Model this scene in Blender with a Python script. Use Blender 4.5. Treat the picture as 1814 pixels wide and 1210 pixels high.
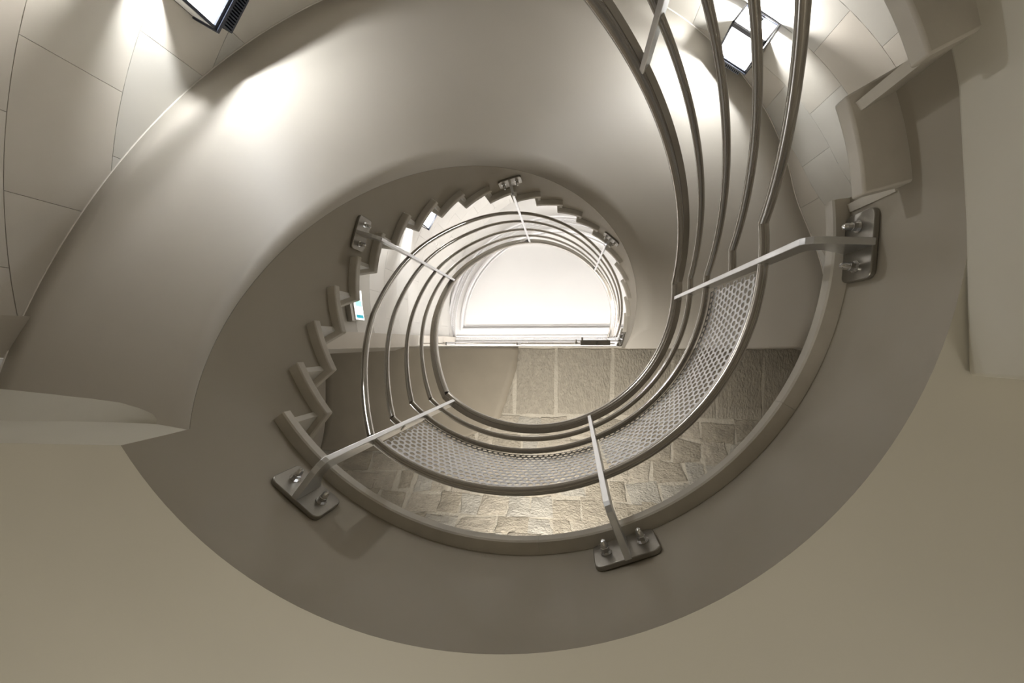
import bpy, bmesh, math, random
import numpy as np
from mathutils import Vector, Matrix
random.seed(7)
rad = math.radians; PI = math.pi
for o in list(bpy.data.objects): bpy.data.objects.remove(o, do_unlink=True)
S = bpy.context.scene
COL = S.collection
ZC = 1.45            # eye height above the ground floor; all z below are measured from the eye

# ------------------------------------------------------------------ camera
ax, ay = -0.002012, 0.133260
Rx = np.array([[1,0,0],[0,math.cos(ax),-math.sin(ax)],[0,math.sin(ax),math.cos(ax)]])
Ry = np.array([[math.cos(ay),0,math.sin(ay)],[0,1,0],[-math.sin(ay),0,math.cos(ay)]])
M = Rx @ Ry          # rows: picture right, picture down, view direction
cd = bpy.data.cameras.new('camera'); cam = bpy.data.objects.new('camera', cd); COL.objects.link(cam)
cd.sensor_width = 36; cd.lens = 700/1814*36; cd.clip_start = 0.02; cd.clip_end = 100
m = Matrix(((M[0][0], -M[1][0], -M[2][0], 0), (M[0][1], -M[1][1], -M[2][1], 0), (M[0][2], -M[1][2], -M[2][2], ZC), (0,0,0,1)))
cam.matrix_world = m
S.camera = cam

# ------------------------------------------------------------------ world, light, exposure
w = bpy.data.worlds.new('world'); S.world = w; w.use_nodes = True
w.node_tree.nodes['Background'].inputs[0].default_value = (0.9, 0.95, 1, 1)
w.node_tree.nodes['Background'].inputs[1].default_value = 0.35
S.view_settings.view_transform = 'Standard'; S.view_settings.look = 'None'
S.view_settings.exposure = 0.32; S.view_settings.gamma = 1
S.view_settings.use_curve_mapping = False
def lamp(name, kind, loc, power, color=(1, .95, .88), size=.1, size_y=None, rot=None, parent=None):
    l = bpy.data.lights.new(name, kind); l.energy = power; l.color = color
    if kind == 'POINT': l.shadow_soft_size = size
    if kind == 'AREA':
        l.size = size
        if size_y: l.shape = 'RECTANGLE'; l.size_y = size_y
    o = bpy.data.objects.new(name, l); COL.objects.link(o)
    o.location = (loc[0], loc[1], loc[2] + ZC)
    if rot: o.rotation_euler = rot
    return o
LIGHTS = dict(upper_a=98, upper_b=64, landing=165, landing_b=17, ground_a=27, ground_b=18, ground_c=.5, lantern=27)
lamp('upper_fill', 'POINT', (-1.1, 1.7, 5.0), LIGHTS['upper_a'], (1, .97, .94), .25)  # unseen light without fixture, added to whiten the upper ceiling and walls
lamp('upper_fill', 'POINT', (1.2, 1.7, 5.0), LIGHTS['upper_b'], (.96, .97, 1), .25)  # its added partner on the right, also out of view
lamp('riser_fill', 'POINT', (-2.1, 1.3, 1.75), LIGHTS['landing_b'], (.93, .96, 1), .08)  # extra unseen light, added to brighten the first risers
sp = lamp('landing_uplight', 'SPOT', (-.15, 1.50, 2.55), LIGHTS['landing'], (1, .95, .88), .04, rot=(PI+rad(12), 0, 0)); sp.data.spot_size = rad(118); sp.data.spot_blend = .9; sp.data.shadow_soft_size = .03
lamp('lower_fill', 'POINT', (-.7, 1.65, -.45), LIGHTS['ground_a'], (1, .96, .88), .3)  # unseen light without fixture, added to brighten the landing underside
lamp('lower_fill', 'POINT', (1.4, 1.6, -.45), LIGHTS['ground_b'], (1, .96, .88), .3)  # same added light, further right
lamp('lower_fill', 'POINT', (-1.3, -1.3, -.7), LIGHTS['ground_c'], (1, .96, .88), .3)  # very weak added light on the far side

# ------------------------------------------------------------------ materials
def mat(name, col, rough=.6, metal=0, bump=0, bscale=20, bdist=.01, var=0, vscale=3, spec=.5, emit=None, estr=0, detail=5, stretch=None):
    mm = bpy.data.materials.new(name); mm.use_nodes = True
    nt = mm.node_tree; b = nt.nodes['Principled BSDF']
    b.inputs['Base Color'].default_value = (*col, 1); b.inputs['Roughness'].default_value = rough
    b.inputs['Metallic'].default_value = metal; b.inputs['Specular IOR Level'].default_value = spec
    tc = nt.nodes.new('ShaderNodeTexCoord'); vec = tc.outputs['Object']
    if stretch:
        mp = nt.nodes.new('ShaderNodeMapping'); mp.inputs['Scale'].default_value = stretch
        nt.links.new(vec, mp.inputs[0]); vec = mp.outputs[0]
    if var:
        n = nt.nodes.new('ShaderNodeTexNoise'); n.inputs['Scale'].default_value = vscale; n.inputs['Detail'].default_value = 6
        nt.links.new(vec, n.inputs['Vector'])
        r = nt.nodes.new('ShaderNodeMapRange'); r.inputs[1].default_value = .3; r.inputs[2].default_value = .7
        nt.links.new(n.outputs['Fac'], r.inputs[0])
        mx = nt.nodes.new('ShaderNodeMix'); mx.data_type = 'RGBA'
        mx.inputs[6].default_value = (*[c*(1-var) for c in col], 1); mx.inputs[7].default_value = (*[min(1, c*(1+var)) for c in col], 1)
        nt.links.new(r.outputs[0], mx.inputs[0]); nt.links.new(mx.outputs[2], b.inputs['Base Color'])
    if bump:
        n2 = nt.nodes.new('ShaderNodeTexNoise'); n2.inputs['Scale'].default_value = bscale; n2.inputs['Detail'].default_value = detail
        n2.inputs['Roughness'].default_value = .6
        nt.links.new(vec, n2.inputs['Vector'])
        bp = nt.nodes.new('ShaderNodeBump'); bp.inputs['Strength'].default_value = bump; bp.inputs['Distance'].default_value = bdist
        nt.links.new(n2.outputs['Fac'], bp.inputs['Height']); nt.links.new(bp.outputs[0], b.inputs['Normal'])
    if emit:
        b.inputs['Emission Color'].default_value = (*emit, 1); b.inputs['Emission Strength'].default_value = estr
    return mm
PL = (.50, .455, .375)
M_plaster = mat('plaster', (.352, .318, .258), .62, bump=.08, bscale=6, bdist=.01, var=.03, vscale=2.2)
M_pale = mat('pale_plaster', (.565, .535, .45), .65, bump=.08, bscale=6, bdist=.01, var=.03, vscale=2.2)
M_soffit = mat('soffit_plaster', (.555, .518, .455), .6, bump=.05, bscale=3, bdist=.01, var=.03, vscale=1.5)
M_dark_plaster = mat('plaster_patch', (.265, .23, .175), .7, bump=.15, bscale=9, bdist=.01, var=.07, vscale=3)
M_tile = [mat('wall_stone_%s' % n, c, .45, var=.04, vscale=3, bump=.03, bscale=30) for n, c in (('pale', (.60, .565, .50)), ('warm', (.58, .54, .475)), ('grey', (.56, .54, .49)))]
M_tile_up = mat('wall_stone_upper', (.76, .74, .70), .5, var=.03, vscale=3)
M_joint = mat('tile_joint', (.40, .37, .32), .8)
M_tread = mat('tread_stone', (.55, .515, .45), .5, var=.10, vscale=9, bump=.25, bscale=25, bdist=.004)
M_riser = mat('riser_stone', (.72, .70, .66), .28, var=.05, vscale=5)
M_white = mat('ceiling_paint', (.86, .845, .83), .7, var=.015, vscale=1.2)
M_mould = mat('moulding_plaster', (.80, .79, .79), .6)
M_bead = mat('edge_bead', (.75, .71, .64), .5)
M_rub = [mat('rubble_%s' % n, c, .8, var=.12, vscale=7, bump=1, bscale=30, bdist=.035, detail=8, stretch=(1, 1.9, 1.3)) for n, c in (('buff', (.47, .42, .34)), ('brown', (.40, .355, .28)), ('grey', (.45, .42, .36)))]
M_slabst = mat('soffit_stone', (.40, .36, .29), .8, var=.10, vscale=9, bump=1, bscale=26, bdist=.03, detail=9, stretch=(2.2, 1, 1))
M_mortar = mat('mortar', (.46, .42, .345), .85, bump=.8, bscale=35, bdist=.02, var=.06, vscale=6)
M_steel = mat('brushed_steel', (.46, .435, .40), .2, metal=1, bump=.03, bscale=60, bdist=.002)
M_flat = mat('flat_bar_steel', (.72, .73, .75), .28, metal=1, bump=.04, bscale=90, bdist=.002)
M_plate = mat('plate_steel', (.34, .325, .295), .38, metal=1, var=.08, vscale=14)
M_nut = mat('chromed_nut', (.72, .72, .72), .12, metal=1)
M_mesh = mat('perforated_steel', (.44, .44, .445), .28, metal=1)
M_black = mat('lantern_black', (.018, .022, .035), .38)
M_refl = mat('lantern_reflector', (.85, .85, .84), .4)
M_bulb = mat('lit_bulb', (1, 1, 1), .5, emit=(1, .96, .9), estr=70)
M_floor = mat('floor_stone', (.34, .31, .26), .5, var=.08, vscale=3)
M_signlit = mat('sign_lit', (.9, .95, .95), .5, emit=(.95, 1, 1), estr=1.5)
M_teal = mat('sign_teal', (.02, .33, .40), .5, emit=(.01, .32, .42), estr=.8)
M_green = mat('sign_green', (.30, .78, .60), .5, emit=(.35, .85, .68), estr=1.0)
def glassmat():
    mm = bpy.data.materials.new('lantern_glass'); mm.use_nodes = True; nt = mm.node_tree; nt.nodes.clear()
    out = nt.nodes.new('ShaderNodeOutputMaterial'); mix = nt.nodes.new('ShaderNodeMixShader')
    t = nt.nodes.new('ShaderNodeBsdfTransparent'); g = nt.nodes.new('ShaderNodeBsdfGlossy'); g.inputs['Roughness'].default_value = .05
    t.inputs[0].default_value = (.96, .98, 1, 1)
    mix.inputs[0].default_value = .05; nt.links.new(t.outputs[0], mix.inputs[1]); nt.links.new(g.outputs[0], mix.inputs[2])
    nt.links.new(mix.outputs[0], out.inputs[0]); return mm
M_glass = glassmat()

# ------------------------------------------------------------------ helpers
ORG = {}
def empty(name, loc):
    o = bpy.data.objects.new(name, None); COL.objects.link(o); o.location = (loc[0], loc[1], loc[2]+ZC)
    o.empty_display_size = .1; ORG[o.name] = np.array(loc, float); return o
def tag(o, label=None, cat=None, group=None, kind=None):
    if label: o['label'] = label
    if cat: o['category'] = cat
    if group: o['group'] = group
    if kind: o['kind'] = kind
    return o
def mk(name, V, F, mt, parent=None, smooth=False, origin=None, mats=None, midx=None):
    """mesh from points given in eye coordinates"""
    V = np.array(V, float)
    if parent is not None: org = ORG[parent.name]
    elif origin is not None: org = np.array(origin, float)
    else: org = V.mean(0); org[2] = V[:, 2].min()
    me = bpy.data.meshes.new(name); me.from_pydata([tuple(v) for v in (V-org)], [], [tuple(f) for f in F])
    for q in (mats or [mt]): me.materials.append(q)
    if midx is not None: me.polygons.foreach_set('material_index', midx)
    me.update(); 
    bm = bmesh.new(); bm.from_mesh(me); bmesh.ops.recalc_face_normals(bm, faces=bm.faces); bm.to_mesh(me); bm.free()
    if smooth:
        me.polygons.foreach_set('use_smooth', [True]*len(me.polygons))
        if smooth is not True: me.set_sharp_from_angle(angle=rad(smooth))
    o = bpy.data.objects.new(name, me); COL.objects.link(o)
    if parent is not None: o.parent = parent
    else: o.location = (org[0], org[1], org[2]+ZC)
    ORG[o.name] = org
    return o
class MB:
    def __init__(s): s.V = []; s.F = []
    def add(s, V, F):
        n = len(s.V); s.V += [tuple(v) for v in V]; s.F += [tuple(i+n for i in f) for f in F]; return s
    def box(s, c, ux, uy, uz, hx, hy, hz):
        c, ux, uy, uz = map(lambda a: np.array(a, float), (c, ux, uy, uz))
        V = [c+ux*hx*i+uy*hy*j+uz*hz*k for i in (-1, 1) for j in (-1, 1) for k in (-1, 1)]
        return s.add(V, [(0,1,3,2),(4,6,7,5),(0,4,5,1),(2,3,7,6),(0,2,6,4),(1,5,7,3)])
    def out(s, name, mt, parent=None, **k): return mk(name, s.V, s.F, mt, parent, **k)
def prism(poly, z0, z1):
    """polygon in XY; z0/z1 numbers or functions of (x,y)"""
    n = len(poly); f0 = z0 if callable(z0) else (lambda x, y: z0); f1 = z1 if callable(z1) else (lambda x, y: z1)
    V = [(x, y, f0(x, y)) for x, y in poly]+[(x, y, f1(x, y)) for x, y in poly]
    F = [tuple(range(n))[::-1], tuple(range(n, 2*n))]+[(i, (i+1) % n, n+(i+1) % n, n+i) for i in range(n)]
    return V, F
def sweep(path, frames, prof, closed=False):
    """path points, frames (u,v) per point, prof list of (a,b)"""
    n = len(prof); V = []; F = []
    for p, (u, v) in zip(path, frames):
        for a, b in prof: V.append(np.array(p)+np.array(u)*a+np.array(v)*b)
    k = len(path)
    for i in range(k if closed else k-1):
        j = (i+1) % k
        for q in range(n): F.append((i*n+q, i*n+(q+1) % n, j*n+(q+1) % n, j*n+q))
    if not closed: F += [tuple(range(n))[::-1], tuple((k-1)*n+q for q in range(n))]
    return V, F
def circ(r, n=12, a=1, b=1): return [(r*a*math.cos(2*PI*i/n), r*b*math.sin(2*PI*i/n)) for i in range(n)]

# ------------------------------------------------------------------ stair geometry
CX, CY, R, H = -0.16077, -0.27327, 0.8026, 1.0801
T0, DT = 129.04, 11.383
RS = R+.037                      # plaster face of the stringer
DCX, DCY, DR = 0.048, -0.576, 1.99  # drum wall
def P(r, t, z): return np.array((CX+r*math.cos(rad(t)), CY+r*math.sin(rad(t)), z))
def nos(t): return H+.17*(t-T0)/DT
_off = np.polyfit([140, 146, 160, 172, 186, 200, 222, 246, 280, 308, 341, 365, 385], [.50, .515, .585, .605, .61, .60, .57, .53, .54, .52, .545, .60, .69], 5)
def zsoff(t): return nos(t)-float(np.polyval(_off, t))
def drad(phi):      # the drum opens out towards the right-hand hall
    f = min(1, max(0, (phi % 360-338)/32)) if phi % 360 > 180 else (1 if phi % 360 < 90 else 0)
    if phi % 360 < 90: f = min(1, (phi % 360+22)/32)
    return .33*f*f*(3-2*f)*.999
def drum_from(px, py, dx, dy, r=DR):
    rr2 = r; L = 0
    for _ in range(14):
        ex, ey = px-DCX, py-DCY; b = ex*dx+ey*dy; c = ex*ex+ey*ey-rr2*rr2
        L = -b+math.sqrt(max(b*b-c, 0))
        rr2 = r+drad(math.degrees(math.atan2(ey+dy*L, ex+dx*L)) % 360)
    return L
def rout(t, r=DR): return drum_from(CX, CY, math.cos(rad(t)), math.sin(rad(t)), r)

# ------------------------------------------------------------------ setting: drum wall with stone tiles
A0, A1 = 161.6, 375.6
def drumpatch(a0, a1, z0, z1, r, n):
    V = []; F = []
    for i in range(n+1):
        a = rad(a0+(a1-a0)*i/n)
        for z in (z0, z1): V.append((DCX+r*math.cos(a), DCY+r*math.sin(a), z))
    for i in range(n): F.append((2*i, 2*i+2, 2*i+3, 2*i+1))
    return V, F
def curvebox(a0, a1, z0, z1, r0, r1, n):
    V = []; F = []
    for i in range(n+1):
        a = rad(a0+(a1-a0)*i/n); c, s = math.cos(a), math.sin(a)
        e = drad(math.degrees(a) % 360)
        for r, z in ((r0, z0), (r0, z1), (r1, z1), (r1, z0)): V.append((DCX+(r+e)*c, DCY+(r+e)*s, z))
    for i in range(n):
        for q in range(4): F.append((4*i+q, 4*i+(q+1) % 4, 4*i+4+(q+1) % 4, 4*i+4+q))
    F += [(0, 1, 2, 3), tuple(4*n+q for q in (3, 2, 1, 0))]
    return V, F
ZTOP = 6.55
V, F = curvebox(A0, A1, -ZC, ZTOP, DR+.012, DR+.14, 72)
wall_outer = tag(mk('wall_outer', V, F, M_joint, smooth=30), kind='structure')
A00 = 155.8
V, F = curvebox(A00, A0-.01, -ZC, H-.04, DR+.012, DR+.14, 4); mk('wall_foot', V, F, M_joint, wall_outer, smooth=30)
da = 15.72; ch = .325
for k in range(-1, 17):
    z0 = 1.13+ch*k; z1 = min(z0+ch, ZTOP)
    base = 194.4+(da/2 if k % 2 else 0)
    if k == -1:
        V, F = curvebox(A00, A0-.03, z0+.0011, H-.04, DR, DR+.02, 2); mk('wall_tile', V, F, M_tile[0], wall_outer, smooth=30)
    AA = A0
    a = base-da*math.ceil((base-AA)/da)
    while a < A1:
        b0, b1 = max(a, AA), min(a+da, A1)
        if b1-b0 > .6:
            V, F = curvebox(b0+.028, b1-.028, z0+.0011, z1-.0011, DR, DR+.02, 5)
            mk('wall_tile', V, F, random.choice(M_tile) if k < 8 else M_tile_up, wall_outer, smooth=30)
        a += da
# walls of the halls (below / above) beyond the drum
def wallbox(name, x0, x1, y0, y1, z0, z1, mt):
    b = MB(); b.box(((x0+x1)/2, (y0+y1)/2, (z0+z1)/2), (1,0,0), (0,1,0), (0,0,1), (x1-x0)/2, (y1-y0)/2, (z1-z0)/2)
    return tag(b.out(name, mt), kind='structure')
XL, XR, YW, YU = -2.85, 2.50, 1.80, 2.6
xl = DCX-math.sqrt(DR**2-(.05-DCY)**2); xr = DCX+math.sqrt((DR+.33)**2-(.05-DCY)**2)
wallbox('wall_left', XL-.15, XL, -.1, YU, -ZC, ZTOP, M_tile[1])
wallbox('wall_right', XR, XR+.15, -.1, YU, -ZC, ZTOP, M_tile[1])
wallbox('wall_left_return', XL, xl-.0, -.09, .05, -ZC, ZTOP, M_tile[1])
wallbox('wall_right_return', xr+.0, XR, -.09, .05, -ZC, ZTOP, M_tile[1])
wallbox('wall_front', XL, XR, YU, YU+.15, 4.9, ZTOP, M_white)
wallbox('floor', XL-.15, XR+.15, -2.8, YU+.15, -ZC-.1, -ZC, M_floor)

# ------------------------------------------------------------------ upper ceiling with D-shaped moulding
ceil_ = wallbox('ceiling', XL-.15, XR+.15, -2.8, YU+.15, ZTOP, ZTOP+.1, M_white)
def dpath(rho, y0, n=64):
    a0 = math.degrees(math.asin((y0-CY)/rho)); pts = []
    for i in range(n+1):
        t = 180-a0+(180+2*a0)*i/n
        pts.append((CX+rho*math.cos(rad(t)), CY+rho*math.sin(rad(t))))
    return pts
def dmould(name, rho, y0, wd, hh, prof=None):
    outer = dpath(rho, y0); inner = dpath(rho-wd, y0-wd)
    mid = dpath(rho-wd/2, y0-wd/2)
    n = len(outer); V = []; F = []
    lev = prof or [(0, 0), (0, -hh*.6), (.25, -hh), (.75, -hh), (1, -hh*.6), (1, 0)]
    q = len(lev)
    for (ox, oy), (ix, iy) in zip(outer, inner):
        for f, dz in lev: V.append((ox+(ix-ox)*f, oy+(iy-oy)*f, ZTOP+dz))
    for i in range(n):
        j = (i+1) % n
        for k in range(q-1): F.append((i*q+k, i*q+k+1, j*q+k+1, j*q+k))
    return mk(name, V, F, M_mould, ceil_, smooth=25)
dmould('moulding', 1.815, .015, .03, .05)
dmould('moulding', 1.77, -.035, .025, .018)
dmould('moulding', 1.70, -.095, .02, .02)
dmould('moulding', 1.60, -.19, .055, .055)
dmould('moulding', 1.53, -.262, .02, .018)
b = MB()
pp = dpath(1.735, -.065, 300); L = 0
pts = pp+[pp[0]]
for (x0, y0), (x1, y1) in zip(pts[:-1], pts[1:]):
    d = math.hypot(x1-x0, y1-y0); k = max(1, int(d/.038)) if d > .05 else 1
    if d <= .05:
        L += d
        if L < .038: continue
        L = 0
    for i in range(k):
        x = x0+(x1-x0)*(i+.5)/k; y = y0+(y1-y0)*(i+.5)/k
        b.box((x, y, ZTOP-.009), (1,0,0), (0,1,0), (0,0,1), .010, .010, .010)
tag(b.out('beading', M_mould, ceil_), kind='stuff')

# ------------------------------------------------------------------ upper floor slab, stone soffit, rubble vault and wall
ZS = 4.45; ZF = 4.82
def vault(s):
    """arc position -> (y, z, ny, nz) of the soffit/vault/wall surface, normal into the room"""
    if s < .82: return s, ZS, 0, -1
    a, bb = YW-.82, .95; L = .5*PI*math.sqrt((a*a+bb*bb)/2); u = s-.82
    if u < L:
        t = u/L*PI/2; y = .82+a*math.sin(t); z = ZS-bb*(1-math.cos(t))
        ny, nz = -math.sin(t)/a, -math.cos(t)/bb; q = math.hypot(ny, nz); return y, z, ny/q, nz/q
    return YW, ZS-bb-(u-L), -1, 0
def vault_len(): return .82+.5*PI*math.sqrt(((YW-.82)**2+.95**2)/2)
b = MB(); SS = [.055+.045*i for i in range(18)]+[.87+.07*i for i in range(60)]
SS = [s for s in SS if vault(s)[1] > -ZC]+[0]
SS = sorted(set(SS)); SS[0] = .055
pr = []
for s in SS:
    y, z, ny, nz = vault(s); pr.append((y-ny*.005, z-nz*.005))
pr.append((YW+.005, -ZC)); top = [(YU, -ZC), (YU, ZF-.04), (.055, ZF-.04)]
poly = pr+top; n = len(poly)
V = [(XL, y, z) for y, z in poly]+[(XR, y, z) for y, z in poly]
F = [tuple(range(n)), tuple(range(n, 2*n))]+[(i, (i+1) % n, n+(i+1) % n, n+i) for i in range(n)]
wall_back = tag(mk('wall_back', V, F, M_mortar, smooth=30), kind='structure')
nx = 22
# top paving and pale nosing of the upper floor
wallbox('floor_upper', XL, XR, .042, YU, ZF-.04, ZF, M_white)
wallbox('trim_1', XL, XR, .046, .056, ZS-.012, ZF-.04, M_bead)
def stone(quad, name, mt, proud, parent, rough=.008, g=4, gap=.006):
    """quad: (x0,x1,s0,s1) with corner jitter; builds a slightly domed irregular stone on the vault surface"""
    (xa, sa), (xb, sb), (xc, sc), (xd, sd) = quad
    cx = (xa+xb+xc+xd)/4; cs = (sa+sb+sc+sd)/4
    def sh(x, s):
        d = math.hypot(x-cx, s-cs); k = max(0, 1-gap/max(d, .01)); return cx+(x-cx)*k, cs+(s-cs)*k
    V = []; F = []; 
    for i in range(g+1):
        for j in range(g+1):
            u, v = i/g, j/g
            x = (xa*(1-u)+xb*u)*(1-v)+(xd*(1-u)+xc*u)*v; s = (sa*(1-u)+sb*u)*(1-v)+(sd*(1-u)+sc*u)*v
            edge = i in (0, g) or j in (0, g)
            x, s = sh(x, s)
            if edge and g > 2: x += random.uniform(-.006, .006); s += random.uniform(-.006, .006)
            h = proud*(.35 if edge else 1)+(0 if edge else random.uniform(-rough, rough))
            y, z, ny, nz = vault(max(s, .056)); V.append((x, y+ny*h, z+nz*h))
    m0 = (g+1)**2
    idx = lambda i, j: i*(g+1)+j
    for i in range(g):
        for j in range(g): F.append((idx(i, j), idx(i+1, j), idx(i+1, j+1), idx(i, j+1)))
    ring = [(i, 0) for i in range(g)]+[(g, j) for j in range(g)]+[(i, g) for i in range(g, 0, -1)]+[(0, j) for j in range(g, 0, -1)]
    for k, (i, j) in enumerate(ring):
        x, y, z = V[idx(i, j)]; 
        # base ring sunk into the bed
        s_n = (y-(DCY*0)); V.append((x, y+(.02 if y > .9 else 0), z+.02 if z > ZS-.9 else z))
    q = len(ring)
    for k in range(q):
        a, c = ring[k], ring[(k+1) % q]; F.append((idx(*a), idx(*c), m0+(k+1) % q, m0+k))
    return mk(name, V, F, mt, parent, smooth=50)
jx = [-1.15, -.56, -.10, .52, 1.15, 1.60, 2.06, 2.44]
for a, c in zip(jx[:-1], jx[1:]):
    stone(((a, .056), (c, .056), (c+random.uniform(-.03, .0), .83), (a+random.uniform(-.03, .0), .82+random.uniform(-.02, .02))), 'soffit_stone', M_slabst, .007, wall_back, .003, 6, .022)
def xbp(y):   # right-hand limit of the smooth plaster patch
    return float(np.interp(y, [.05, .3, .54, .84, .95, 1.04, 1.12, 1.20, 1.27, 1.30], [-.515, -.545, -.62, -.72, -.82, -1.0, -1.25, -1.6, -2.1, -2.85]))
rows = [.835]
while rows[-1] < vault_len()+.55: rows.append(rows[-1]+random.uniform(.19, .27))
for k, (s0, s1) in enumerate(zip(rows[:-1], rows[1:])):
    x = XL+.02+random.uniform(0, .15)
    sj = 0
    while x < XR-.12:
        wd = random.uniform(.19, .36); x1 = min(x+wd, XR-.01)
        y = vault((s0+s1)/2)[0]
        if (x+x1)/2 > xbp(y)-.1 or y > 1.2:
            j = lambda: random.uniform(-.034, .034)
            stone(((x+j(), s0+j()), (x1+j(), s0+j()), (x1+j(), s1+j()), (x+j(), s1+j())), 'rubble_stone', random.choice(M_rub), random.uniform(.004, .020), wall_back, .012, 5, .012)
        x = x1
# smooth plaster patch on the left of the soffit
V = []; F = []; ys = [.056+i*.03 for i in range(42)]; nxp = 24
for i, y in enumerate(ys):
    s = y
    if y > .82: s = .82+ (math.asin(min(1, (y-.82)/(YW-.82)))*(vault_len()-.82)/(PI/2))
    yy, z, ny, nz = vault(s); xb = xbp(y)+random.uniform(-.006, .006)
    for q in range(nxp+1):
        x = XL+(xb-XL)*q/nxp; h = .022; V.append((x, yy+ny*h, z+nz*h))
n1 = len(V)
for i in range(len(ys)-1):
    for q in range(nxp): a = i*(nxp+1)+q; F.append((a, a+1, a+nxp+2, a+nxp+1))
o = mk('plaster_patch', V, F, M_dark_plaster, wall_back, smooth=40)
md = o.modifiers.new('s', 'SOLIDIFY'); md.thickness = .02; md.offset = -1

# ------------------------------------------------------------------ staircase
stair = empty('spiral_staircase', (CX, CY, -ZC))
tag(stair, 'helical stone staircase with plastered underside curling up around an open well', 'staircase')
def zland(x, y): return .715+.065*x
arc = [tuple(P(RS, t, 0)[:2]) for t in np.arange(-5, 145.5, 2.5)]
yl = .20
arc = [p for p in arc if not (p[0] < -.7 and p[1] < yl)]
tend = 180-math.degrees(math.asin((yl-CY)/RS)); arc = [tuple(P(RS+.0001, t, 0)[:2]) for t in np.linspace(-5, tend, 62)]
poly = arc+[(XL, yl), (XL, YW), (XR, YW), (XR, .06), (xr, .06), (xr+.03, -.5)]
V, F = prism(poly, zland, H-.036)
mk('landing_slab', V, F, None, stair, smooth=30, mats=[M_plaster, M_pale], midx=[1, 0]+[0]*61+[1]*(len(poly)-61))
# coping stones of the landing edge
def ringseg(r0, r1, t0, t1, z0, z1, n, ch=.004, dir1=None, dir0=None):
    V = []; F = []
    prof = [(r1, z0), (r0+ch, z0), (r0, z0+ch), (r0, z1-ch*1.5), (r0+ch*1.5, z1), (r1, z1)]; q = len(prof)
    for i in range(n+1):
        t = t0+(t1-t0)*i/n
        for r, z in prof: V.append(P(r, t, z))
    for i in range(n):
        for k in range(q): F.append((i*q+k, i*q+(k+1) % q, (i+1)*q+(k+1) % q, (i+1)*q+k))
    F += [tuple(range(q)), tuple(n*q+k for k in range(q))[::-1]]
    return V, F
TH = .036
cj = [-5.0, 31.5, 83.5, T0+DT+3.3]
for a, c in zip(cj[:-1], cj[1:]):
    V, F = ringseg(R, RS+.06, a+.02, c-.02, H-TH, H, 26); mk('coping_stone', V, F, M_tread, stair, smooth=30)
# landing paving top
poly2 = [tuple(P(RS+.062, t, 0)[:2]) for t in np.linspace(-4, T0+DT, 50)]+[(-1.2, .25), (XL, .25), (XL, YW), (XR, YW), (XR, .06), (xr, .06)]
V, F = prism(poly2, H-TH+.001, H-.002); mk('landing_paving', V, F, M_floor, stair)

def tread(k, up=True):
    tk = T0+DT*k if up else -5+12.1*k
    t1 = tk+(DT if up else 12.1)+3.3
    rr = R if up else .752
    z1 = H+.17*k; z0 = z1-TH
    dn = tk-(12 if (k < 6 or not up) else 9)
    cor = P(rr, tk, 0); d = np.array((math.cos(rad(dn)), math.sin(rad(dn)), 0))
    Lf = drum_from(cor[0], cor[1], d[0], d[1], DR-.004)
    tb = t1; cb = P(rr, tb, 0); dnb = dn+(t1-tk); db = np.array((math.cos(rad(dnb)), math.sin(rad(dnb)), 0))
    Lb = drum_from(cb[0], cb[1], db[0], db[1], DR-.004)
    inner = [P(rr, tk+(tb-tk)*i/8, 0)[:2] for i in range(9)]
    f_end = (cor+d*Lf)[:2]; b_end = (cb+db*Lb)[:2]
    cen = np.mean(inner, 0)
    c = .004
    poly = [tuple(p) for p in inner]
    outp = []
    for i in range(1, 6):  # outer arc on the drum
        f = i/6; p = b_end+(f_end-b_end)*f; v = p-np.array((DCX, DCY)); v = v/np.linalg.norm(v)*(DR-.004+drad(math.degrees(math.atan2(v[1], v[0])) % 360)); outp.append(tuple(v+np.array((DCX, DCY))))
    poly = poly+[tuple(b_end)]+outp+[tuple(f_end)]
    V, F = prism(poly, z0, z1)
    o = mk('tread', V, F, M_tread, stair, smooth=30)
    bv = o.modifiers.new('b', 'BEVEL'); bv.width = .005; bv.segments = 2; bv.limit_method = 'ANGLE'; bv.angle_limit = rad(40)
    # riser below this tread: stone panel set back behind the nosing
    back = .022; nrm = np.array((-d[1], d[0], 0))   # towards increasing angle
    base = cor+nrm*back
    zb = z1-.17+.0005; 
    def at(L, off): return base+d*L+nrm*off
    Ls = RS-.012-rr if up else .008
    Lr = drum_from(base[0], base[1], d[0], d[1], DR-.006)
    b = MB()
    p0, p1 = at(Ls, 0), at(Lr, 0); p2, p3 = at(Lr, .02), at(Ls, .02)
    V, F = prism([tuple(p[:2]) for p in (p0, p1, p2, p3)], zb, z0-.0005)
    mk('riser', V, F, M_riser if up else M_tread, stair)
    return tk
def riser_angle(k, up=True):     # where the back of the riser meets the plaster face
    tk = T0+DT*k if up else -5+12.1*k
    dn = tk-(12 if (k < 6 or not up) else 9); rr = R if up else .752
    d = np.array((math.cos(rad(dn)), math.sin(rad(dn)), 0)); nrm = np.array((-d[1], d[0], 0))
    b = P(rr, tk, 0)+nrm*.042; L = 0
    for _ in range(60):
        q = b+d*L; L += RS-math.hypot(q[0]-CX, q[1]-CY)
    return math.degrees(math.atan2(q[1]-CY, q[0]-CX)) % 360
for k in range(1, 22): tread(k)
for k in range(-1, -9, -1): tread(k, False)
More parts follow.
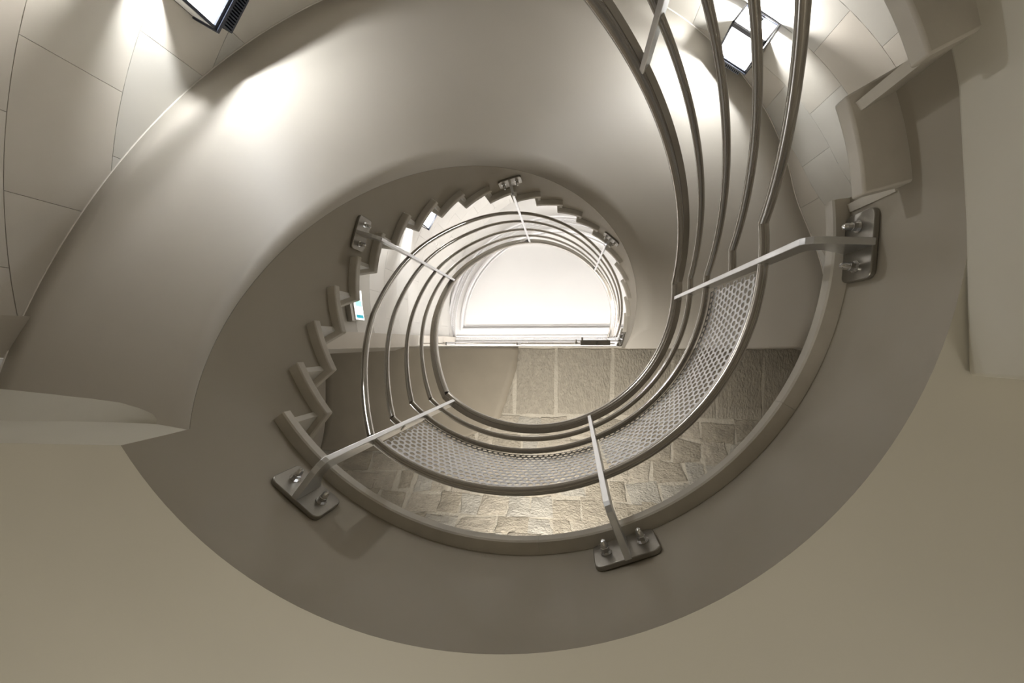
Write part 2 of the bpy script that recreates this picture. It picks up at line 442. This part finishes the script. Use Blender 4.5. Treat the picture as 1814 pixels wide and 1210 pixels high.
def low_riser(k):
    tk = -5+12.1*k; dn = tk-12; cor = P(.752 if k < 0 else R, tk, 0); d = np.array((math.cos(rad(dn)), math.sin(rad(dn)), 0)); nrm = np.array((-d[1], d[0], 0))
    base = cor+nrm*.022; Lr = 1.0; Ls = RS-.012-(R if k == 0 else .752)
    q = [base+d*Ls, base+d*Lr, base+d*Lr+nrm*.02, base+d*Ls+nrm*.02]
    V, F = prism([tuple(p[:2]) for p in q], H+.17*(k-1)+.0005, H+.17*k-TH-.0005); mk('riser', V, F, M_tread, stair)
low_riser(0)
# stringer of the upper flight: stepped plaster wall between soffit and treads
def stringer(ts_list):
    V = []; F = []; n = len(ts_list)
    for t, z0, z1 in ts_list:
        for r, z in ((RS, z0), (RS, z1), (RS+.05, z1), (RS+.05, z0)): V.append(P(r, t, z))
    for i in range(n-1):
        for q in range(4): F.append((4*i+q, 4*i+(q+1) % 4, 4*i+4+(q+1) % 4, 4*i+4+q))
    F += [(0, 1, 2, 3), tuple(4*(n-1)+q for q in (3, 2, 1, 0))]
    return V, F
pts = []; TEND = 383.0
ang = set(np.round(np.arange(T0+2, TEND, 1.9), 3))
RA = [0]
for k in range(1, 22):
    a = riser_angle(k)
    if a < 100: a += 360
    RA.append(a); ang.add(round(a-.02, 3)); ang.add(round(a+.02, 3))
ang.add(round(tend, 3)); ang.add(round(tend+.05, 3)); ang.add(TEND)
for t in sorted(ang):
    k = sum(1 for a in RA[1:] if t > a)
    zt = H+.17*k-TH; zb = H-.036 if t < tend-2 else (.75 if t <= tend+.01 else zsoff(t))
    if k == 0: zt = H-TH+.001
    pts.append((t, zb, zt))
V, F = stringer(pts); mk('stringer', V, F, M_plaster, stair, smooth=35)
# helical soffit
V = []; F = []; ths = np.arange(141, 383.01, 1.5); nr = 10
for t in ths:
    ro = rout(t, DR-.001)
    if t > 362: ro = max(min(ro, (.052-CY)/math.sin(rad(t))), RS+.003)
    for j in range(nr+1): V.append(P(RS+.002+(ro-RS-.002)*j/nr, t, zsoff(t)))
for i in range(len(ths)-1):
    for j in range(nr): a = i*(nr+1)+j; F.append((a, a+1, a+nr+2, a+nr+1))
o = mk('soffit', V, F, M_soffit, stair, smooth=True)
# thickness goes up into the stair
V2 = [(v[0], v[1], v[2]+.05) for v in V]; me = o.data
md = o.modifiers.new('s', 'SOLIDIFY'); md.thickness = .05; md.offset = 0
for v in me.vertices: v.co.z += .025
# bright bead where soffit meets the stone wall
thb = [t for t in ths if t < 366]
path = [P(rout(t)-.004, t, zsoff(t)-.001) for t in thb]
fr = [((math.cos(rad(t)), math.sin(rad(t)), 0), (0, 0, 1)) for t in thb]
V, F = sweep(path, fr, circ(.0045, 6)); mk('edge_bead', V, F, M_bead, stair, smooth=True)

# curved plaster cove where the flight springs from the landing slab
A_ = [(-.8585, .2, .812), (-.93, .2, .836), (-1.02, .2, .845), (-1.121, .2, .847), (-1.20, .2, .845), (-1.30, .2, .839), (-1.432, .2, .828), (-1.60, .2, .815), (-1.80, .2, .80), (-1.97, .2, .79)]
B_ = [(-.8625, .194, .812), (-.914, .178, .837), (-.995, .172, .866), (-1.09, .165, .898), (-1.186, .159, .925), (-1.316, .157, .954), (-1.448, .155, .98), (-1.611, .151, 1.006), (-1.778, .146, 1.03), (-1.97, .143, 1.05)]
V = []; F = []
for a, c in zip(A_, B_):
    a = np.array(a); c = np.array(c)
    for f in (0, .33, .66, 1):
        p = a+(c-a)*f; p[2] += .012*math.sin(PI*f)*0; V.append(p)
    V.append((c[0], .26, c[2]+.02)); V.append((a[0], .26, a[2]))
for i in range(len(A_)-1):
    for q in range(6): F.append((6*i+q, 6*i+(q+1) % 6, 6*i+6+(q+1) % 6, 6*i+6+q))
F += [tuple(range(6)), tuple(6*(len(A_)-1)+q for q in range(6))[::-1]]
mk('cove', V, F, M_pale, stair, smooth=30)

# wall pier under the lower flight on the right
py = [.056, -.025, -.196, -.435, -.56, -.72, -.88, -1.0]
px = [.667, .665, .663, .652, .628, .545, .41, .25]
n = len(py); V = []; F = []
def pier_top(x, y):
    t = math.degrees(math.atan2(y-CY, x-CX))
    if t > -22: return .757
    return min(.757, H+.17*((t+5)/12.1-1)-TH-.02)
pyf = list(np.linspace(.056, -1.0, 34)); pxf = [float(np.interp(-y, [-a for a in py], px)) for y in pyf]
pc = [(x, y) for x, y in zip(pxf, pyf)]; n = len(pc)
for x, y in pc: V.append((x, y, -ZC)); V.append((x, y, pier_top(x, y)))
bx = []
for x, y in pc:
    v = np.array((x-CX, y-CY)); v = v/np.linalg.norm(v)*.2 if y < -.3 else np.array((.2, 0)); V.append((x+v[0], y+v[1], -ZC)); V.append((x+v[0], y+v[1], pier_top(x, y)))
for i in range(n-1):
    F += [(2*i, 2*i+2, 2*i+3, 2*i+1), (2*n+2*i, 2*n+2*i+1, 2*n+2*i+3, 2*n+2*i+2), (2*i+1, 2*i+3, 2*n+2*i+3, 2*n+2*i+1), (2*i, 2*n+2*i, 2*n+2*i+2, 2*i+2)]
F += [(0, 1, 2*n+1, 2*n), (2*n-2, 4*n-2, 4*n-1, 2*n-1)]
o = tag(mk('wall_pier', V, F, M_pale, smooth=30), kind='structure')
bv = o.modifiers.new('b', 'BEVEL'); bv.width = .007; bv.segments = 3; bv.limit_method = 'ANGLE'; bv.angle_limit = rad(50)
# stringer of the lower flight above the pier
pts = []
ang = set(np.round(np.arange(-95, -5, 1.9), 3)); ang.add(-5.0); RB = {}
for k in range(0, -8, -1):
    a = riser_angle(k, False); a = a-360 if a > 180 else a
    RB[k] = a; ang.add(round(a-.02, 3)); ang.add(round(a+.02, 3))
for t in sorted(ang):
    if t > RB[0]: continue
    k = max([q for q in RB if RB[q] < t] or [-8])
    k = min(k, -1)
    pts.append((t, H+.17*((t+5)/12.1)-.60, H+.17*k-TH))
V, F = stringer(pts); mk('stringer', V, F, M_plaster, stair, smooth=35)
# soffit of the lower flight
V = []; F = []; th2 = np.arange(-95, -8, 3.)
for t in th2:
    ro = rout(t, DR-.001)
    for j in range(5): V.append(P(RS+.002+(ro-RS-.002)*j/4, t, H+.17*((t+5)/12.1)-.60))
for i in range(len(th2)-1):
    for j in range(4): a = i*5+j; F.append((a, a+1, a+6, a+5))
o = mk('soffit', V, F, M_soffit, stair, smooth=True); md = o.modifiers.new('s', 'SOLIDIFY'); md.thickness = .04; md.offset = 0

# ------------------------------------------------------------------ railing
rail = empty('stair_railing', (CX, CY, H))
tag(rail, 'curved brushed steel railing of five round rails on flat side-fixed posts lining the stair well', 'railing')
RT = ([-95, -71, -55, -26, 5, 30, 66, 100, 126, 140, 160, 180, 197, 222, 256, 282, 312, 335, 347, 360, 378],
      [.712, .710, .710, .708, .705, .707, .713, .722, .728, .712, .712, .715, .727, .712, .737, .746, .760, .778, .783, .785, .79])
_k = np.array(RT[0]); _v = np.array(RT[1])
def rr_(t):
    s = sum(float(np.interp(t+d, _k, _v)) for d in (-8, -4, 0, 4, 8))/5; return s
OFF = [0, .218, .42, .655, .862]
K1S = [-1.5, -.7, 1.0, -2.5, -4.6]; K2S = [129.9, 131.0, 132.5, 130.2, 127.7]
def zhand(t, i=0):
    K1, K2 = K1S[i], K2S[i]
    if t < K1: return 2.035+.01366*(t-K1)
    if t <= K2: return 2.035
    return nos(t)+.885+(2.035-.885-nos(K2))*max(0, 1-(t-K2)/40)
def angs(t0, t1, step=2.0):
    n = max(2, int(round((t1-t0)/step))); return [t0+(t1-t0)*i/n for i in range(n+1)]
def railseg(name, t0, t1, i, r, parent, a=1, bz=1, dr=0, dz=0):
    T = angs(t0, t1); path = [P(rr_(t)+dr, t, zhand(t, i)-OFF[i]+dz) for t in T]; fr = []
    for j, t in enumerate(T):
        pa = path[max(0, j-1)]; pb = path[min(len(path)-1, j+1)]; tg = (pb-pa); tg /= np.linalg.norm(tg)
        u = np.array((math.cos(rad(t)), math.sin(rad(t)), 0)); v = np.cross(tg, u); v /= np.linalg.norm(v); fr.append((u, v))
    V, F = sweep(path, fr, circ(r, 14, a, bz)); return mk(name, V, F, M_steel, parent, smooth=40)
TL0, TU1 = -90, 377
for seg in range(3):
    for i in range(5):
        t0, t1 = ((TL0, K1S[i]), (K1S[i], K2S[i]), (K2S[i], TU1))[seg]
        if i == 0:
            railseg('handrail', t0, t1, 0, .024, rail)
            T = angs(t0, t1)   # flat core bar welded below the handrail tube
            path = [P(rr_(t)+.004, t, zhand(t)-.033) for t in T]; fr = [((math.cos(rad(t)), math.sin(rad(t)), 0), (0, 0, 1)) for t in T]
            V, F = sweep(path, fr, [(-.012, -.006), (.012, -.006), (.012, .009), (-.012, .009)]); mk('core_bar', V, F, M_steel, rail, smooth=30)
        elif i == 3 and seg == 1:
            railseg('rail', t0, 4.8, i, .0115, rail); railseg('rail', 125.8, t1, i, .0115, rail)
        else: railseg('rail', t0, t1, i, .0135 if i == 4 else .0115, rail)
# perforated sheet between third and bottom rail along the landing
def perf(t0, t1, z0, z1, r):
    pt = .0225; L = rad(t1-t0)*r; nc = int(L/pt); nz = int(round((z1-z0)/.0285)); V = []; F = []; idx = {}
    ang_step = (t1-t0)/nc; hz = (z1-z0)/nz
    def vid(a, z):
        key = (round(a*1000), round(z*20000))
        if key not in idx: idx[key] = len(V); V.append(P(r, a, z))
        return idx[key]
    seg = 10
    for j in range(nz):
        sh = .5 if j % 2 else 0
        zc = z0+(j+.5)*hz
        for i in range(nc):
            ac = t0+(i+.5+sh)*ang_step
            # outer cell: brick cell rectangle with 6 nodes so neighbours weld; inner: oval hole
            outer = [(ac+ang_step/2, zc), (ac+ang_step/2, zc+hz/2), (ac, zc+hz/2), (ac-ang_step/2, zc+hz/2), (ac-ang_step/2, zc), (ac-ang_step/2, zc-hz/2), (ac, zc-hz/2), (ac+ang_step/2, zc-hz/2)]
            ho = [0, 38, 90, 142, 180, 218, 270, 322]
            oi = [vid(a, z) for a, z in outer]; n0 = len(V)
            for h in ho:
                V.append(P(r, ac+ang_step*.40*math.cos(rad(h)), zc+hz*.40*math.sin(rad(h))))
            for q in range(8): F.append((oi[q], oi[(q+1) % 8], n0+(q+1) % 8, n0+q))
    return V, F
zr3, zr5 = 2.035-OFF[2], 2.035-OFF[4]
for t0, t1 in ((5.6, 65.6), (67.2, 125.0)):
    rp = rr_(35 if t0 < 50 else 96)+.012
    V, F = perf(t0, t1-.6, zr5+.02, zr3-.014, rp)
    o = mk('perforated_sheet', V, F, M_mesh, rail); md = o.modifiers.new('s', 'SOLIDIFY'); md.thickness = .0016; md.offset = 0
    T = angs(t0, t1)
    path = [P(rp-.006, t, zr5+.020) for t in T]; fr = [((math.cos(rad(t)), math.sin(rad(t)), 0), (0, 0, 1)) for t in T]
    V, F = sweep(path, fr, [(-.003, -.009), (.003, -.009), (.003, .009), (-.003, .009)]); mk('sheet_edge', V, F, M_flat, rail, smooth=30)
# small screws holding the sheet to the third rail
# posts
def nut_mesh():
    V = []; F = []; ns = 6
    lv = [(0, .0145, 12), (.003, .0145, 12), (.003, .0105, 6), (.015, .0105, 6), (.016, .0088, 12), (.026, .0085, 12), (.032, .006, 12), (.0345, .002, 12)]
    n = 12
    for x, r, s in lv:
        for i in range(n):
            a = 2*PI*i/n; rr = r
            if s == 6: rr = r*math.cos(PI/6)/math.cos(((a) % (PI/3))-PI/6)
            V.append((x, rr*math.cos(a), rr*math.sin(a)))
    for l in range(len(lv)-1):
        for i in range(n): F.append((l*n+i, l*n+(i+1) % n, (l+1)*n+(i+1) % n, (l+1)*n+i))
    F += [tuple(range(n))[::-1], tuple((len(lv)-1)*n+i for i in range(n))]
    me = bpy.data.meshes.new('acorn_nut'); me.from_pydata(V, [], F); me.materials.append(M_nut); me.update()
    me.polygons.foreach_set('use_smooth', [True]*len(me.polygons)); me.set_sharp_from_angle(angle=rad(32)); return me
NUT = nut_mesh()
def post(t, zp, tb=None, hh=.054):
    tb = t if tb is None else tb; tilt = 0
    ri = rr_(t)-.016; ro = ri+.040; zt = zhand(t)-.022; wdt = .0082
    u = np.array((math.cos(rad(t)), math.sin(rad(t)), 0)); w_ = np.array((-math.sin(rad(t)), math.cos(rad(t)), 0))
    rp = RS-.012
    prof = [(ri, zt), (ri, zp-.024), (ri+.006, zp-.036), (ri+.018, zp-.046), (ri+.036, zp-.050), (rp, zp-.052), (rp, zp+.046), (ro+.028, zp+.010), (ro+.006, zp+.018), (ro, zp+.035), (ro, zt)]
    V = []; n = len(prof)
    for sg in (-1, 1):
        for r, z in prof:
            q = P(r, t+(tb-t)*min(1, (zt-z)/(zt-zp)), z); V.append(q+w_*wdt*sg)
    F = [tuple(range(n)), tuple(range(2*n-1, n-1, -1))]+[(i, (i+1) % n, n+(i+1) % n, n+i) for i in range(n)]
    o = mk('post', V, F, M_flat, rail); bv = o.modifiers.new('b', 'BEVEL'); bv.width = .0015; bv.segments = 2
    # fixing plate with rounded corners, tangent to the stringer, slightly bowed with it
    V = []; F = []; hw, cr = .080, .018; out = []
    for cxs, cys, a0 in ((1, 1, 0), (-1, 1, 90), (-1, -1, 180), (1, -1, 270)):
        for i in range(6):
            a = rad(a0+18*i); out.append((cxs*(hw-cr)+cr*math.cos(a), cys*(hh-cr)+cr*math.sin(a)))
    n = len(out)
    for dr in (0, .012):
        for a, z in out:
            V.append(P(rp+dr-.0005, tb+math.degrees(a/RS), zp+z+tilt*a))
    V.append(P(rp-.0005, tb, zp)); V.append(P(rp+.0115, tb, zp))
    F = [(i, (i+1) % n, n+(i+1) % n, n+i) for i in range(n)]
    F += [(i, 2*n, (i+1) % n) for i in range(n)]+[(n+i, n+(i+1) % n, 2*n+1) for i in range(n)]
    pl = mk('fixing_plate', V, F, M_plate, o, smooth=30)
    bv = pl.modifiers.new('b', 'BEVEL'); bv.width = .002; bv.segments = 2; bv.limit_method = 'ANGLE'; bv.angle_limit = rad(50)
    for s in (-1, 1):
        a = tb+math.degrees(s*.047/RS); q = P(rp-.001, a, zp+tilt*s*.047)
        nu = bpy.data.objects.new('acorn_nut', NUT); COL.objects.link(nu); nu.parent = o
        nu.location = tuple(q-ORG[o.name]); nu.rotation_euler = (0, 0, rad(a+180))
    return o
post(-55.2, zhand(-55.2)-1.05)
post(4.8, 1.0, 3.8, .046); post(66.4, .980, 68.4, .050); post(125.8, .945, 127.3)
post(196.7, nos(196.7)-.335); post(255.7, nos(255.7)-.34); post(312.0, nos(312)-.32); post(376.6, nos(376.6)-.24)

# guard along the edge of the upper floor
guard = empty('landing_guard', (-.8, .02, ZF)); tag(guard, 'straight steel guard rail along the edge of the upper floor above the stone soffit', 'railing')
for i, z in enumerate((4.93, 5.15, 5.37, 5.59, 5.82)):
    V, F = sweep([(XL+.9, .018, z), (.60, .018, z)], [((0,1,0), (0,0,1))]*2, circ(.011 if i < 4 else .02, 10)); mk('rail', V, F, M_steel, guard, smooth=40)
for x in (.36, -.55, -1.4):
    b = MB(); b.box((x, .016, 5.17), (1,0,0), (0,1,0), (0,0,1), .008, .018, .62); p = b.out('post', M_flat, guard)
    if x > 0:
        b = MB(); b.box((x-.02, .005, 4.60), (1,0,0), (0,1,0), (0,0,1), .165, .028, .05); b.out('fixing_plate', M_plate, guard)
        b = MB(); b.box((x-.165, -.012, 4.60), (1,0,0), (0,1,0), (0,0,1), .008, .045, .045); b.out('bracket', M_plate, guard)
        for s in (-.235, .12):
            nu = bpy.data.objects.new('acorn_nut', NUT); COL.objects.link(nu); nu.parent = guard
            nu.location = tuple(np.array((x+s, .02, 4.60))-ORG[guard.name]); nu.rotation_euler = (0, 0, rad(-90)); nu.scale = (1.6, 1.6, 1.6)

# ------------------------------------------------------------------ wall lanterns
def lantern(angle, z0, label, vent=True, power=26):
    a = rad(angle); o_ = np.array((DCX+(DR)*math.cos(a), DCY+DR*math.sin(a), z0))
    ux = np.array((-math.sin(a), math.cos(a), 0)); uy = -np.array((math.cos(a), math.sin(a), 0)); uz = np.array((0, 0, 1.))
    L = empty('wall_lantern', o_); tag(L, label, 'lantern', 'black box lanterns on the curved stone wall')
    w2, d, h, f = .13, .15, .29, .0065
    def pt(x, y, z): return o_+ux*x+uy*y+uz*z
    def bx(b, x0, x1, y0, y1, z0_, z1_): b.box(pt((x0+x1)/2, (y0+y1)/2, (z0_+z1_)/2), ux, uy, uz, (x1-x0)/2, (y1-y0)/2, (z1_-z0_)/2); return b
    bx(MB(), -w2, w2, .001, .014, 0, h).out('back_plate', M_black, L)
    bx(MB(), -w2+.008, w2-.008, .0142, .018, .008, h-.008).out('reflector', M_refl, L)
    b = MB()
    for x in (-w2+f, w2-f): bx(b, x-f, x+f, d-2*f, d, 0, h)
    for z in (0, h-2*f):
        bx(b, -w2, w2, d-2*f, d, z, z+(.03 if z == 0 else 2*f))
        for x in (-w2, w2-2*f): bx(b, x, x+2*f, .014, d, z, z+(.052 if z == 0 else 2*f))
    b.out('frame', M_black, L)
    bx(MB(), -w2+2*f, w2-2*f, d-.008, d-.005, 2*f, h-2*f).out('glass_pane', M_glass, L)
    bx(MB(), -w2+.01, w2-.01, .018, d-.01, h-.006, h-.001).out('reflector', M_refl, L)
    for s in (-1, 1): bx(MB(), s*(w2-.004)-.003, s*(w2-.004)+.003, .014, d-.013, .135, h-.006).out('side_light_stop', M_refl, L)  # opaque upper side panels, added to block the lantern's sideways light
    for s in (-1, 1): bx(MB(), s*(w2-.007)-.0015, s*(w2-.007)+.0015, .02, d-2*f, 2*f, h-2*f).out('glass_pane', M_glass, L)
    bx(MB(), -w2-.006, w2+.006, 0, d+.006, h, h+.012).out('roof', M_black, L)
    bx(MB(), -.02, .02, .018, .06, .018, .05).out('lamp_holder', M_black, L)
    V = []; F = []; n = 14
    lv = [(0, .012), (.012, .014), (.03, .026), (.052, .03), (.072, .024), (.084, .010), (.087, .001)]
    for z, r in lv:
        for i in range(n): V.append(pt(r*.7*math.cos(2*PI*i/n), .052+r*.7*math.sin(2*PI*i/n), .05+z))
    for l in range(len(lv)-1):
        for i in range(n): F.append((l*n+i, l*n+(i+1) % n, (l+1)*n+(i+1) % n, (l+1)*n+i))
    F += [tuple(range(n)), tuple((len(lv)-1)*n+i for i in range(n))]
    bu = mk('bulb', V, F, M_bulb, L, smooth=True)
    if vent:
        b = MB(); vw, v0, v1, hb = .088, .035, .128, .062
        zb = h+.012
        bx(b, -vw, vw, v0, v1, zb+hb, zb+hb+.008); bx(b, -vw, vw, v0, v1, zb, zb+.02)
        nb = 12
        for i in range(nb+1):
            x = -vw+.003+(2*vw-.006)*i/nb
            for y in (v0+.003, v1-.003): bx(b, x-.0032, x+.0032, y-.003, y+.003, zb+.02, zb+hb)
        bx(b, -vw+.002, vw-.002, (v0+v1)/2-.002, (v0+v1)/2+.002, zb+.02, zb+hb)
        for i in range(7):
            y = v0+.003+(v1-v0-.006)*i/6
            for x in (-vw+.003, vw-.003): bx(b, x-.003, x+.003, y-.0032, y+.0032, zb+.02, zb+hb)
        b.out('vent_cap', M_black, L)
    c = pt(0, .105, .05)
    lo = lamp('lantern_light', 'POINT', (0, 0, 0), power, (1, .975, .95), .022); lo.parent = L; lo.location = tuple(c-o_)
    return L
lantern(211.7, 1.325, 'black box lantern at top left just under the big curved soffit', True, LIGHTS['lantern'])
lantern(308.3, 2.755, 'black box lantern on the tiled wall seen behind the tall curved rails', True, LIGHTS['lantern'])
lantern(209.0, 4.285, 'small lantern glowing white behind the upper stair treads near the well', False, LIGHTS['lantern'])

# ------------------------------------------------------------------ emergency sign on the wall
def signbox(a0, a1, z0, z1, r0, r1, name, mt, parent, n=2):
    V, F = curvebox(a0, a1, z0, z1, r0, r1, n); return mk(name, V, F, mt, parent)
sg = empty('emergency_sign', (DCX+DR*math.cos(rad(173.5)), DCY+DR*math.sin(rad(173.5)), 3.3))
tag(sg, 'small lit emergency sign in white and teal on the curved wall behind the treads', 'sign')
signbox(168.6, 177.3, 3.26, 3.31, DR-.05, DR-.001, 'wall_bracket', M_plate, sg)
signbox(168.8, 177.2, 3.31, 3.47, DR-.055, DR-.03, 'housing', M_refl, sg)
signbox(169.0, 177.0, 3.32, 3.46, DR-.058, DR-.0551, 'lit_panel', M_signlit, sg, 4)
signbox(169.4, 170.3, 3.33, 3.45, DR-.0595, DR-.0581, 'teal_bar', M_teal, sg, 1)
signbox(172.6, 174.2, 3.34, 3.45, DR-.0595, DR-.0581, 'green_field', M_green, sg, 1)
